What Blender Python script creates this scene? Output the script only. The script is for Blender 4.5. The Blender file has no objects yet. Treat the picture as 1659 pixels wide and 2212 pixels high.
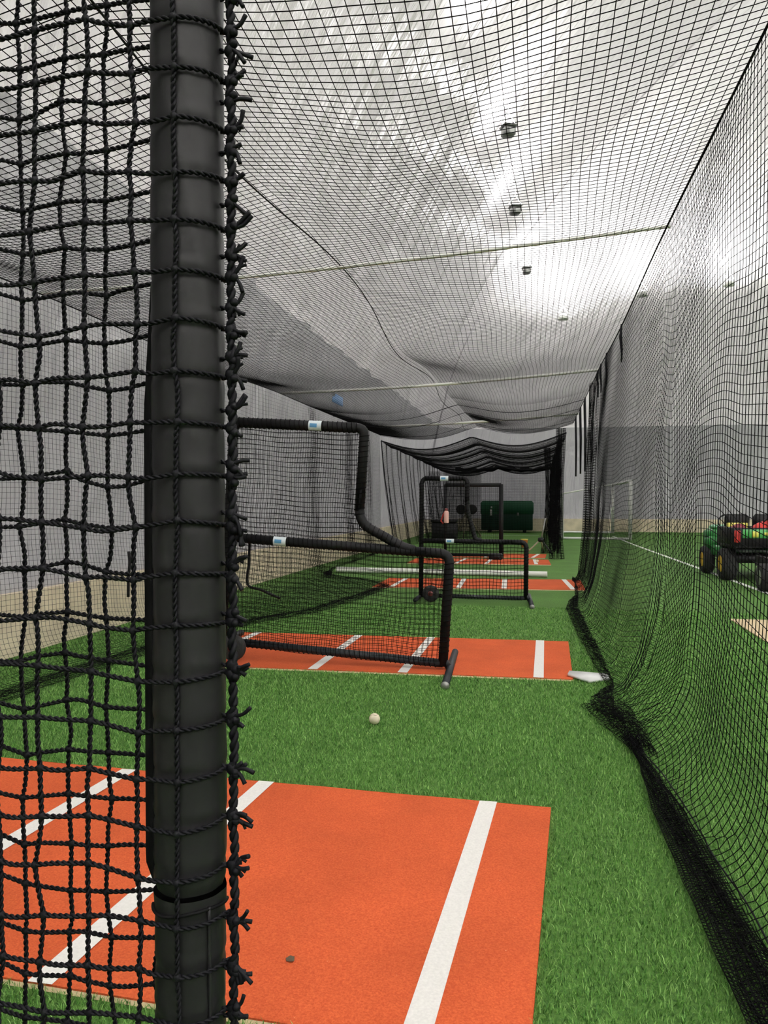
import bpy, math, random
import numpy as np
from mathutils import Vector
random.seed(7)
rng = np.random.default_rng(7)
S = bpy.context.scene
COL = S.collection
PI = math.pi

# ------------------------------------------------------------------ helpers
class MB:
    """collects vertices and faces; build() links them as one mesh object"""
    def __init__(self):
        self.v = []; self.q = []; self.n = 0; self.t = []
    def add(self, verts, quads=None, tris=None):
        verts = np.asarray(verts, dtype=np.float64).reshape(-1, 3)
        if quads is not None and len(quads):
            self.q.append(np.asarray(quads, dtype=np.int64).reshape(-1, 4) + self.n)
        if tris is not None and len(tris):
            self.t.append(np.asarray(tris, dtype=np.int64).reshape(-1, 3) + self.n)
        self.v.append(verts); self.n += len(verts)
        return self
    def box(self, c, s, rz=0.0, bev=0.0, rx=0.0, ry=0.0):
        hx, hy, hz = s[0]/2, s[1]/2, s[2]/2
        b = min(bev, hx*.9, hy*.9, hz*.9)
        if b <= 0:
            P = [(x, y, z) for z in (-hz, hz) for (x, y) in ((-hx, -hy), (hx, -hy), (hx, hy), (-hx, hy))]
            Q = [(3, 2, 1, 0), (4, 5, 6, 7), (0, 1, 5, 4), (1, 2, 6, 5), (2, 3, 7, 6), (3, 0, 4, 7)]; T = []
        else:
            P = []; Q = []
            rings = []
            for (z, k) in ((-hz, b), (-hz+b, 0), (hz-b, 0), (hz, b)):
                r = []
                ax, ay = hx-k, hy-k
                for (sx, sy) in ((-1, -1), (1, -1), (1, 1), (-1, 1)):
                    if sx*sy > 0:
                        a = (sx*ax, sy*(ay-b)) ; d = (sx*(ax-b), sy*ay)
                        r += [d, a] if sx < 0 else [a, d]
                    else:
                        a = (sx*ax, sy*(ay-b)) ; d = (sx*(ax-b), sy*ay)
                        r += [d, a] if sx > 0 else [a, d]
                rings.append([(x, y, z) for (x, y) in r])
            # order for corner (-,-): want arriving along -x side then -y side
            fixed = []
            for r in rings:
                z = r[0][2]
                pts = sorted(r, key=lambda p: math.atan2(p[1]/max(hy, 1e-9), p[0]/max(hx, 1e-9)))
                fixed.append(pts)
            for r in fixed: P += r
            for k in range(3):
                for i in range(8):
                    j = (i+1) % 8
                    Q.append((k*8+i, k*8+j, (k+1)*8+j, (k+1)*8+i))
            T = []
            for i in range(1, 7):
                T.append((0, i+1, i)); T.append((24, 24+i, 24+i+1))
        P = np.array(P)
        if rx:
            c_, s_ = math.cos(rx), math.sin(rx); P = P @ np.array([[1, 0, 0], [0, c_, s_], [0, -s_, c_]])
        if ry:
            c_, s_ = math.cos(ry), math.sin(ry); P = P @ np.array([[c_, 0, -s_], [0, 1, 0], [s_, 0, c_]])
        if rz:
            c_, s_ = math.cos(rz), math.sin(rz); P = P @ np.array([[c_, s_, 0], [-s_, c_, 0], [0, 0, 1]])
        return self.add(P + np.array(c), Q, T)
    def tube(self, pts, r, sides=8, caps=True):
        pts = np.asarray(pts, dtype=float); n = len(pts)
        rr = np.broadcast_to(np.asarray(r, dtype=float), (n,))
        T = np.gradient(pts, axis=0); T /= np.linalg.norm(T, axis=1)[:, None] + 1e-12
        up = np.array([0, 0, 1.0]) if abs(T[0][2]) < .9 else np.array([1.0, 0, 0])
        N = np.cross(T[0], up); N /= np.linalg.norm(N); V = []
        for i in range(n):
            N = N - T[i]*np.dot(N, T[i]); N /= np.linalg.norm(N) + 1e-12
            B = np.cross(T[i], N)
            a = np.arange(sides)*2*PI/sides
            V.append(pts[i] + rr[i]*(np.cos(a)[:, None]*N + np.sin(a)[:, None]*B))
        V = np.concatenate(V)
        i = np.arange(n-1)[:, None]*sides; j = np.arange(sides)[None, :]; k = (j+1) % sides
        Q = np.stack([i+j, i+k, i+sides+k, i+sides+j], -1).reshape(-1, 4)
        Tt = []
        if caps:
            for m in range(1, sides-1):
                Tt.append((0, m+1, m)); o = (n-1)*sides; Tt.append((o, o+m, o+m+1))
        return self.add(V, Q, Tt)
    def lathe(self, prof, c=(0, 0, 0), seg=24, axis='z'):
        a = np.arange(seg)*2*PI/seg; V = []
        for (r, h) in prof:
            r = max(r, 1e-5)
            X = r*np.cos(a); Y = r*np.sin(a); Z = np.full(seg, h)
            if axis == 'z': V.append(np.stack([X, Y, Z], -1))
            elif axis == 'x': V.append(np.stack([Z, X, Y], -1))
            else: V.append(np.stack([Y, Z, X], -1))
        V = np.concatenate(V) + np.array(c); n = len(prof)
        i = np.arange(n-1)[:, None]*seg; j = np.arange(seg)[None, :]; k = (j+1) % seg
        return self.add(V, np.stack([i+j, i+k, i+seg+k, i+seg+j], -1).reshape(-1, 4))
    def ball(self, c, r, seg=10, rings=6):
        r = np.broadcast_to(np.asarray(r, dtype=float), (3,))
        prof = [(math.sin(PI*i/rings), -math.cos(PI*i/rings)) for i in range(rings+1)]
        a = np.arange(seg)*2*PI/seg
        V = np.concatenate([np.stack([max(p, 1e-4)*np.cos(a), max(p, 1e-4)*np.sin(a), np.full(seg, h)], -1) for p, h in prof])*r + np.array(c)
        i = np.arange(rings)[:, None]*seg; j = np.arange(seg)[None, :]; k = (j+1) % seg
        return self.add(V, np.stack([i+j, i+k, i+seg+k, i+seg+j], -1).reshape(-1, 4))
    def strands(self, L, r, sides=3):
        """L: (n polylines, m points, 3) thin cords, prisms of `sides` faces"""
        L = np.asarray(L, dtype=float); n, m, _ = L.shape
        T = np.gradient(L, axis=1); T /= np.linalg.norm(T, axis=2)[..., None] + 1e-12
        ref = np.array([.31, .52, .79]); N = np.cross(T, ref); N /= np.linalg.norm(N, axis=2)[..., None] + 1e-12
        B = np.cross(T, N); a = np.arange(sides)*2*PI/sides + .3
        V = L[:, :, None, :] + r*(np.cos(a)[:, None]*N[:, :, None, :] + np.sin(a)[:, None]*B[:, :, None, :])
        base = (np.arange(n)[:, None, None]*m + np.arange(m-1)[None, :, None])*sides
        j = np.arange(sides)[None, None, :]; k = (j+1) % sides
        return self.add(V.reshape(-1, 3), np.stack([base+j, base+k, base+sides+k, base+sides+j], -1).reshape(-1, 4))
    def twist(self, pts, R=.0014, off=.00125, pitch=.0125, step=.0011, sides=5, strands=2):
        pts = np.asarray(pts, dtype=float)
        d = np.concatenate([[0], np.cumsum(np.linalg.norm(np.diff(pts, axis=0), axis=1))])
        n = max(4, int(d[-1]/step)); s = np.linspace(0, d[-1], n)
        C = np.stack([np.interp(s, d, pts[:, k]) for k in range(3)], -1)
        T = np.gradient(C, axis=0); T /= np.linalg.norm(T, axis=1)[:, None] + 1e-12
        ref = np.array([.05, 1.0, .03]) ; N = np.cross(T, ref); N /= np.linalg.norm(N, axis=1)[:, None] + 1e-12
        B = np.cross(T, N)
        for q in range(strands):
            ph = 2*PI*s/pitch + 2*PI*q/strands
            self.strands((C + off*(np.cos(ph)[:, None]*N + np.sin(ph)[:, None]*B))[None], R, sides)
        return self
    def build(self, name, mat, parent=None, smooth=True, loc=None, uv=None):
        V = np.concatenate(self.v); me = bpy.data.meshes.new(name)
        Q = np.concatenate(self.q) if self.q else np.zeros((0, 4), int)
        T = np.concatenate(self.t) if self.t else np.zeros((0, 3), int)
        me.vertices.add(len(V)); me.vertices.foreach_set('co', V.astype(np.float32).ravel())
        nl = len(Q)*4 + len(T)*3; me.loops.add(nl); me.polygons.add(len(Q)+len(T))
        me.loops.foreach_set('vertex_index', np.concatenate([Q.ravel(), T.ravel()]).astype(np.int32))
        ls = np.concatenate([np.arange(len(Q))*4, len(Q)*4 + np.arange(len(T))*3]).astype(np.int32)
        me.polygons.foreach_set('loop_start', ls)
        if smooth: me.polygons.foreach_set('use_smooth', np.ones(len(ls), dtype=bool))
        if uv is not None:
            l = me.uv_layers.new(name='UVMap')
            idx = np.concatenate([Q.ravel(), T.ravel()]).astype(int)
            l.data.foreach_set('uv', np.asarray(uv, dtype=np.float32)[idx].ravel())
        me.update(calc_edges=True); me.validate()
        me.materials.append(mat)
        o = bpy.data.objects.new(name, me); COL.objects.link(o)
        if parent is not None: o.parent = parent
        if loc is not None: o.location = loc
        return o

def tag(o, label, cat, group=None, kind=None):
    o['label'] = label; o['category'] = cat
    if group: o['group'] = group
    if kind: o['kind'] = kind
    return o
def thing(name, label, cat, loc=(0, 0, 0), rot=(0, 0, 0), group=None):
    o = bpy.data.objects.new(name, None); COL.objects.link(o)
    o.location = loc; o.rotation_euler = rot; o.empty_display_size = .1
    return tag(o, label, cat, group)
def struct(o):
    o['kind'] = 'structure'; return o
def copy_tree(o, parent=None):
    c = o.copy(); COL.objects.link(c)
    if parent is not None: c.parent = parent
    for ch in list(o.children): copy_tree(ch, c)
    return c
def smoothpath(pts, n=40):
    """Catmull-Rom through the points"""
    P = np.asarray(pts, dtype=float); P = np.vstack([2*P[0]-P[1], P, 2*P[-1]-P[-2]]); out = []
    k = max(2, n//(len(P)-3))
    for i in range(1, len(P)-2):
        for t in np.linspace(0, 1, k, endpoint=False):
            a, b, c, d = P[i-1], P[i], P[i+1], P[i+2]
            out.append(.5*((2*b)+(c-a)*t+(2*a-5*b+4*c-d)*t*t+(3*b-a-3*c+d)*t**3))
    out.append(P[-2]); return np.array(out)
def rounded(pts, r, n=6):
    """polyline with its inner corners rounded by radius r"""
    P = [np.array(p, dtype=float) for p in pts]; out = [P[0]]
    for i in range(1, len(P)-1):
        a = P[i-1]-P[i]; b = P[i+1]-P[i]; la, lb = np.linalg.norm(a), np.linalg.norm(b)
        k = min(r, la*.45, lb*.45); A = P[i]+a/la*k; B = P[i]+b/lb*k
        for t in np.linspace(0, 1, n): out.append((1-t)**2*A+2*t*(1-t)*P[i]+t*t*B)
    out.append(P[-1]); return np.array(out)

# ------------------------------------------------------------------ materials
def mat(name, col, rough=.6, metal=0., spec=.5, noise=None, bump=None, sheen=0):
    m = bpy.data.materials.new(name); m.use_nodes = True; nt = m.node_tree; b = nt.nodes['Principled BSDF']
    b.inputs['Base Color'].default_value = (*col, 1); b.inputs['Roughness'].default_value = rough
    b.inputs['Metallic'].default_value = metal; b.inputs['Specular IOR Level'].default_value = spec
    if noise or bump:
        tc = nt.nodes.new('ShaderNodeTexCoord')
    if noise:
        sc, amt = noise; n = nt.nodes.new('ShaderNodeTexNoise'); n.inputs['Scale'].default_value = sc; n.inputs['Detail'].default_value = 5
        nt.links.new(tc.outputs['Object'], n.inputs['Vector'])
        mx = nt.nodes.new('ShaderNodeMixRGB'); mx.blend_type = 'MIX'
        mx.inputs[1].default_value = (*[c*(1-amt) for c in col], 1); mx.inputs[2].default_value = (*[min(1, c*(1+amt)) for c in col], 1)
        rp = nt.nodes.new('ShaderNodeMapRange'); rp.inputs[1].default_value = .3; rp.inputs[2].default_value = .7
        nt.links.new(n.outputs['Fac'], rp.inputs[0]); nt.links.new(rp.outputs[0], mx.inputs[0]); nt.links.new(mx.outputs[0], b.inputs['Base Color'])
    if bump:
        sc, st, dist = bump; n2 = nt.nodes.new('ShaderNodeTexNoise'); n2.inputs['Scale'].default_value = sc; n2.inputs['Detail'].default_value = 4
        nt.links.new(tc.outputs['Object'], n2.inputs['Vector'])
        bp = nt.nodes.new('ShaderNodeBump'); bp.inputs['Strength'].default_value = st; bp.inputs['Distance'].default_value = dist
        nt.links.new(n2.outputs['Fac'], bp.inputs['Height']); nt.links.new(bp.outputs[0], b.inputs['Normal'])
    return m
M = {}
M['net'] = mat('black_net_twine', (.0045, .0045, .005), .9, spec=.06)
M['rope'] = mat('black_twisted_rope', (.0045, .0045, .0065), .6, spec=.16)
M['vinyl'] = mat('black_vinyl_padding', (.0135, .0128, .0145), .48, spec=.28, noise=(9, .12), bump=(60, .25, .002))
M['vinyl2'] = mat('black_vinyl_edge', (.004, .004, .0045), .7, spec=.12)
M['pad'] = mat('black_frame_padding', (.006, .006, .007), .6, spec=.22, noise=(20, .25), bump=(40, .4, .006))
M['bare'] = mat('dark_painted_steel', (.014, .017, .020), .5, spec=.3)
M['label'] = mat('white_blue_label', (.75, .82, .88), .5)
M['labelblue'] = mat('blue_label_print', (.10, .30, .55), .5)
M['white'] = mat('white_painted_metal', (.8, .8, .77), .4)
M['plate'] = mat('white_rubber', (.82, .82, .82), .5, noise=(15, .05))
M['pipe'] = mat('white_plastic_pipe', (.90, .89, .86), .45, noise=(6, .05))
M['rod'] = mat('grey_white_rod', (.80, .80, .76), .45)
M['green_box'] = mat('dark_green_panel', (.010, .125, .050), .55, noise=(2, .15))
M['green_box_low'] = mat('darker_green_panel', (.007, .060, .034), .55)
M['black'] = mat('black_plastic', (.007, .007, .008), .5, spec=.3)
M['tyre'] = mat('black_rubber_tyre', (.014, .014, .014), .85, bump=(50, .5, .01))
M['yellow'] = mat('yellow_wheel_hub', (.75, .42, .03), .45)
M['gator'] = mat('green_vehicle_paint', (.02, .20, .035), .35)
M['gator_light'] = mat('pale_green_plastic', (.25, .55, .35), .4)
M['decal'] = mat('green_yellow_decal', (.06, .33, .08), .4)
M['decal_y'] = mat('yellow_decal', (.75, .68, .12), .4)
M['red'] = mat('red_cloth', (.55, .035, .025), .7, noise=(9, .3), bump=(12, .6, .03))
M['maroon'] = mat('maroon_cloth', (.16, .01, .025), .7, bump=(12, .6, .03))
M['pinkwhite'] = mat('pale_pink_plastic', (.80, .45, .40), .5)
M['ply'] = mat('pale_plywood', (.62, .45, .25), .6, noise=(5, .15))
M['tanmat'] = mat('tan_turf_mat', (.66, .52, .32), .9, noise=(60, .12), bump=(150, .4, .005))
M['concrete'] = mat('tan_concrete', (.74, .64, .48), .9, noise=(3, .18), bump=(30, .3, .01))
M['fixture'] = mat('grey_fixture_metal', (.16, .16, .16), .5, metal=.3)
M['fixture_pale'] = mat('pale_fixture_cord', (.55, .55, .55), .5)
M['blue'] = mat('blue_patch_vinyl', (.25, .42, .75), .6)
M['steel'] = mat('galvanised_steel', (.30, .30, .28), .4, metal=.6)
M['tan'] = mat('tan_metal', (.33, .28, .18), .55)
M['orange'] = mat('orange_plastic', (.85, .25, .05), .5)
M['redhub'] = mat('dark_red_hub', (.16, .03, .028), .5)
M['line'] = mat('white_line_turf', (.78, .80, .76), .9, noise=(60, .1))

def turf_mat():
    m = bpy.data.materials.new('green_turf'); m.use_nodes = True; nt = m.node_tree; N = nt.nodes; L = nt.links; b = N['Principled BSDF']
    b.inputs['Roughness'].default_value = .8; b.inputs['Specular IOR Level'].default_value = .2
    tc = N.new('ShaderNodeTexCoord')
    n1 = N.new('ShaderNodeTexNoise'); n1.inputs['Scale'].default_value = 55; n1.inputs['Detail'].default_value = 6; n1.inputs['Roughness'].default_value = .75
    n2 = N.new('ShaderNodeTexNoise'); n2.inputs['Scale'].default_value = 1.3; n2.inputs['Detail'].default_value = 4
    for n in (n1, n2): L.new(tc.outputs['Object'], n.inputs['Vector'])
    r = N.new('ShaderNodeValToRGB'); L.new(n1.outputs['Fac'], r.inputs[0])
    r.color_ramp.elements[0].position = .3; r.color_ramp.elements[0].color = (.020, .068, .012, 1)
    r.color_ramp.elements[1].position = .7; r.color_ramp.elements[1].color = (.145, .30, .060, 1)
    mx = N.new('ShaderNodeMixRGB'); mx.blend_type = 'MULTIPLY'; mx.inputs[0].default_value = 1
    r2 = N.new('ShaderNodeMapRange'); r2.inputs[1].default_value = .3; r2.inputs[2].default_value = .7; r2.inputs[3].default_value = .82; r2.inputs[4].default_value = 1.12
    L.new(n2.outputs['Fac'], r2.inputs[0]); L.new(r.outputs[0], mx.inputs[1]); L.new(r2.outputs[0], mx.inputs[2]); L.new(mx.outputs[0], b.inputs['Base Color'])
    bp = N.new('ShaderNodeBump'); bp.inputs['Strength'].default_value = .6; bp.inputs['Distance'].default_value = .02
    L.new(n1.outputs['Fac'], bp.inputs['Height']); L.new(bp.outputs[0], b.inputs['Normal'])
    return m
M['turf'] = turf_mat()
def blade_mat():
    m = bpy.data.materials.new('turf_fibre'); m.use_nodes = True; nt = m.node_tree; N = nt.nodes; L = nt.links; b = N['Principled BSDF']
    b.inputs['Roughness'].default_value = .55; b.inputs['Specular IOR Level'].default_value = .3
    g = N.new('ShaderNodeNewGeometry'); r = N.new('ShaderNodeValToRGB'); L.new(g.outputs['Random Per Island'], r.inputs[0])
    e = r.color_ramp.elements; e[0].color = (.036, .125, .018, 1); e[1].color = (.33, .54, .165, 1)
    k = e.new(.55); k.color = (.115, .285, .048, 1)
    L.new(r.outputs[0], b.inputs['Base Color']); return m
M['blade'] = blade_mat()
def clay_mat():
    m = bpy.data.materials.new('orange_mat_turf'); m.use_nodes = True; nt = m.node_tree; N = nt.nodes; L = nt.links; b = N['Principled BSDF']
    b.inputs['Roughness'].default_value = .9; b.inputs['Specular IOR Level'].default_value = .15
    tc = N.new('ShaderNodeTexCoord')
    n1 = N.new('ShaderNodeTexNoise'); n1.inputs['Scale'].default_value = 140; n1.inputs['Detail'].default_value = 4; n1.inputs['Roughness'].default_value = .7
    n2 = N.new('ShaderNodeTexNoise'); n2.inputs['Scale'].default_value = 2.2; n2.inputs['Detail'].default_value = 5
    n3 = N.new('ShaderNodeTexVoronoi'); n3.inputs['Scale'].default_value = 16
    for n in (n1, n2, n3): L.new(tc.outputs['Object'], n.inputs['Vector'])
    r = N.new('ShaderNodeValToRGB'); L.new(n1.outputs['Fac'], r.inputs[0])
    r.color_ramp.elements[0].position = .32; r.color_ramp.elements[0].color = (.46, .066, .021, 1)
    r.color_ramp.elements[1].position = .68; r.color_ramp.elements[1].color = (.68, .138, .046, 1)
    mx = N.new('ShaderNodeMixRGB'); mx.blend_type = 'MULTIPLY'; mx.inputs[0].default_value = 1
    r2 = N.new('ShaderNodeMapRange'); r2.inputs[1].default_value = .3; r2.inputs[2].default_value = .7; r2.inputs[3].default_value = .86; r2.inputs[4].default_value = 1.08
    L.new(n2.outputs['Fac'], r2.inputs[0]); L.new(r.outputs[0], mx.inputs[1]); L.new(r2.outputs[0], mx.inputs[2])
    # a few pale crumbs of lint
    lt = N.new('ShaderNodeMath'); lt.operation = 'LESS_THAN'; lt.inputs[1].default_value = .035; L.new(n3.outputs['Distance'], lt.inputs[0])
    m2 = N.new('ShaderNodeMixRGB'); m2.inputs[2].default_value = (.85, .5, .32, 1); ml = N.new('ShaderNodeMath'); ml.operation = 'MULTIPLY'; ml.inputs[1].default_value = .35
    L.new(lt.outputs[0], ml.inputs[0]); L.new(ml.outputs[0], m2.inputs[0]); L.new(mx.outputs[0], m2.inputs[1]); L.new(m2.outputs[0], b.inputs['Base Color'])
    bp = N.new('ShaderNodeBump'); bp.inputs['Strength'].default_value = .35; bp.inputs['Distance'].default_value = .004
    L.new(n1.outputs['Fac'], bp.inputs['Height']); L.new(bp.outputs[0], b.inputs['Normal'])
    return m
M['clay'] = clay_mat()
M['stripe'] = mat('white_mat_stripe', (.82, .80, .77), .9, noise=(120, .07))
M['stain'] = mat('dark_smudge', (.09, .06, .035), .9)
def dome_mat():
    m = bpy.data.materials.new('white_dome_fabric'); m.use_nodes = True; nt = m.node_tree; N = nt.nodes; L = nt.links; b = N['Principled BSDF']
    b.inputs['Roughness'].default_value = .27; b.inputs['Specular IOR Level'].default_value = .55
    tc = N.new('ShaderNodeTexCoord'); sp = N.new('ShaderNodeSeparateXYZ'); L.new(tc.outputs['Object'], sp.inputs[0])
    st = N.new('ShaderNodeMath'); st.operation = 'LESS_THAN'; st.inputs[1].default_value = 4.88; L.new(sp.outputs['Z'], st.inputs[0])
    c = N.new('ShaderNodeMixRGB'); c.inputs[1].default_value = (.79, .765, .765, 1); c.inputs[2].default_value = (.44, .437, .442, 1)
    L.new(st.outputs[0], c.inputs[0])
    # creases run up the slope: noise stretched along v
    mp = N.new('ShaderNodeMapping'); mp.inputs['Scale'].default_value = (1.7, .09, 1); L.new(tc.outputs['UV'], mp.inputs[0])
    n1 = N.new('ShaderNodeTexNoise'); n1.inputs['Scale'].default_value = 1.6; n1.inputs['Detail'].default_value = 5; n1.inputs['Distortion'].default_value = .25; L.new(mp.outputs[0], n1.inputs['Vector'])
    mp2 = N.new('ShaderNodeMapping'); mp2.inputs['Scale'].default_value = (.9, .55, 1); mp2.inputs['Rotation'].default_value = (0, 0, .5); L.new(tc.outputs['UV'], mp2.inputs[0])
    n2 = N.new('ShaderNodeTexNoise'); n2.inputs['Scale'].default_value = 1.1; n2.inputs['Detail'].default_value = 6; n2.inputs['Distortion'].default_value = .6; L.new(mp2.outputs[0], n2.inputs['Vector'])
    ad = N.new('ShaderNodeMath'); ad.operation = 'ADD'; L.new(n1.outputs['Fac'], ad.inputs[0]); L.new(n2.outputs['Fac'], ad.inputs[1])
    bp = N.new('ShaderNodeBump'); bp.inputs['Strength'].default_value = 1.0; bp.inputs['Distance'].default_value = .30
    L.new(ad.outputs[0], bp.inputs['Height']); L.new(bp.outputs[0], b.inputs['Normal'])
    L.new(c.outputs[0], b.inputs['Base Color'])
    # coated fabric lets some daylight glow through
    tr = N.new('ShaderNodeBsdfTranslucent'); L.new(c.outputs[0], tr.inputs['Color']); L.new(bp.outputs[0], tr.inputs['Normal'])
    mxs = N.new('ShaderNodeMixShader'); mxs.inputs[0].default_value = .36
    L.new(b.outputs[0], mxs.inputs[1]); L.new(tr.outputs[0], mxs.inputs[2]); L.new(mxs.outputs[0], N['Material Output'].inputs['Surface']); return m
M['dome'] = dome_mat()

# ------------------------------------------------------------------ camera
cam = bpy.data.cameras.new('camera'); co = bpy.data.objects.new('camera', cam); COL.objects.link(co)
cam.sensor_fit = 'VERTICAL'; cam.sensor_height = 24.0; cam.lens = 24.0*1680/2212
cam.clip_start = .05; cam.clip_end = 300
co.location = (0, 0, 1.5); co.rotation_euler = (math.radians(90-.887), 0, math.radians(11.1))
S.camera = co

# ------------------------------------------------------------------ setting
fl = MB(); fl.add([(-5.2, -22.2, 0), (35.2, -22.2, 0), (35.2, 38.2, 0), (-5.2, 38.2, 0)], [(0, 1, 2, 3)])
struct(fl.build('floor', M['turf']))

CX, CY, HX, HY = 15.0, 8.0, 20.0, 30.0
def contour(d, per_side=(430, 260), per_corner=40, rr=2.5):
    """rounded rectangle inset by d, counter-clockwise, starting on the left side going -y"""
    hx, hy = HX-d, HY-d; r = min(rr, hx*.98)
    pts = []; u = []
    def lin(a, b, n):
        for t in np.linspace(0, 1, n, endpoint=False): pts.append((a[0]+(b[0]-a[0])*t, a[1]+(b[1]-a[1])*t))
    def arc(c, a0, a1, n):
        for t in np.linspace(0, 1, n, endpoint=False): pts.append((c[0]+r*math.cos(a0+(a1-a0)*t), c[1]+r*math.sin(a0+(a1-a0)*t)))
    ns, ne = per_side
    lin((CX-hx, CY+hy-r), (CX-hx, CY-hy+r), ns); arc((CX-hx+r, CY-hy+r), PI, 1.5*PI, per_corner)
    lin((CX-hx+r, CY-hy), (CX+hx-r, CY-hy), ne//3); arc((CX+hx-r, CY-hy+r), 1.5*PI, 2*PI, per_corner)
    lin((CX+hx, CY-hy+r), (CX+hx, CY+hy-r), ns//3); arc((CX+hx-r, CY+hy-r), 0, .5*PI, per_corner)
    lin((CX+hx-r, CY+hy), (CX-hx+r, CY+hy), ne); arc((CX-hx+r, CY+hy-r), .5*PI, PI, per_corner)
    return np.array(pts)
def vnoise(x, seed):
    r = np.random.default_rng(seed); tab = r.uniform(-1, 1, 4096); i = np.floor(x).astype(int); f = x-i; f = f*f*(3-2*f)
    return tab[i % 4096]*(1-f) + tab[(i+1) % 4096]*f
def build_dome():
    ds = 19.9*np.linspace(0, 1, 90)**1.9
    rings = []; uvs = []
    base = contour(0.0); seg = np.linalg.norm(np.roll(base, -1, 0)-base, axis=1); U = np.concatenate([[0], np.cumsum(seg)])[:-1]
    vlen = 0; pz, pd = .55, 0
    for d in ds:
        z = .55 + 17.6*math.sqrt(max(0, 1-((20-d)/20)**2))
        vlen += math.hypot(z-pz, d-pd); pz, pd = z, d
        C = contour(d)
        # creases of the fabric: pleats standing up the slope
        fade = min(1, (z-.55)/.8)*(1.0 if z < 5 else max(.35, 1-(z-5)/14))
        w = .060*vnoise(U/.55 + .25*vnoise(np.full_like(U, vlen/1.7), 3), 11) + .05*vnoise(U/1.5+.5*math.sin(vlen*.5), 12) + .06*vnoise(U*.9+vlen*.55, 13)*vnoise(U*.3-vlen*.35, 14)
        w += .09*np.abs(vnoise(U/.8+vlen*.42, 15))*(1 if z < 6 else .4)
        inw = np.array([CX, CY])-C; nrm = np.zeros_like(C)
        t = np.roll(C, -1, 0)-np.roll(C, 1, 0); nrm[:, 0] = -t[:, 1]; nrm[:, 1] = t[:, 0]; nrm /= np.linalg.norm(nrm, axis=1)[:, None]+1e-9
        hz = max(.15, (20-d)/20)
        rings.append(np.column_stack([C + nrm*(w*fade*hz)[:, None], z - (w*fade*(1-hz))])); uvs.append(np.column_stack([U, np.full_like(U, vlen)]))
    n = len(base); V = np.concatenate(rings); uv = np.concatenate(uvs); k = len(rings)
    i = np.arange(k-1)[:, None]*n; j = np.arange(n)[None, :]; jn = (j+1) % n
    mb = MB(); mb.add(V, np.stack([i+j, i+jn, i+n+jn, i+n+j], -1).reshape(-1, 4))
    struct(mb.build('ceiling', M['dome'], uv=uv))
build_dome()
# knee walls under the fabric
def knee(name, pts):
    m = MB(); P = np.array(pts); n = len(P)
    V = np.concatenate([np.column_stack([P, np.full(n, z)]) for z in (0, .6)])
    Q = [(i, i+1, n+i+1, n+i) for i in range(n-1)]
    m.add(V, Q)
    # top ledge
    c = np.array([CX, CY]); t = np.gradient(P, axis=0); nr = np.column_stack([t[:, 1], -t[:, 0]]); nr /= np.linalg.norm(nr, axis=1)[:, None]
    V2 = np.concatenate([np.column_stack([P, np.full(n, .6)]), np.column_stack([P+nr*.15, np.full(n, .6)])])
    m.add(V2, Q); struct(m.build(name, M['concrete'], smooth=False))
kc = contour(.10, (60, 40), 14); n0 = 60
knee('wall_left', kc[:n0+8]); 
i1 = n0+7; i2 = n0+14+13+14+20+14
knee('wall_front', kc[i1:n0+14+13+8])
knee('wall_right', kc[n0+14+13+7:n0+14+13+14+20+8])
knee('wall_back', kc[n0+14+13+14+20+7:len(kc)-6]); 
knee('trim_1', np.vstack([kc[len(kc)-7:], kc[:1]]))

# painted field lines
def flat_line(name, pts, w, label):
    m = MB(); P = np.array(pts, dtype=float); n = len(P); t = np.gradient(P, axis=0); nr = np.column_stack([-t[:, 1], t[:, 0]]); nr /= np.linalg.norm(nr, axis=1)[:, None]
    A, B = P+nr*w/2, P-nr*w/2
    V = np.concatenate([np.column_stack([A, np.full(n, .004)]), np.column_stack([B, np.full(n, .004)])])
    m.add(V, [(n+i, n+i+1, i+1, i) for i in range(n-1)])
    o = m.build(name, M['line']); tag(o, label, 'line', kind='structure'); return o
flat_line('field_line', [(3.78, 6), (3.64, 13.5), (3.5, 18), (3.2, 27), (3.1, 33.4)], .10, 'long white painted line on the turf passing under the green utility vehicle')
flat_line('field_line', [(-3.7, 33.0), (.12, 33.6)], .12, 'short white painted line across the turf in front of the dark green box')

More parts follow.
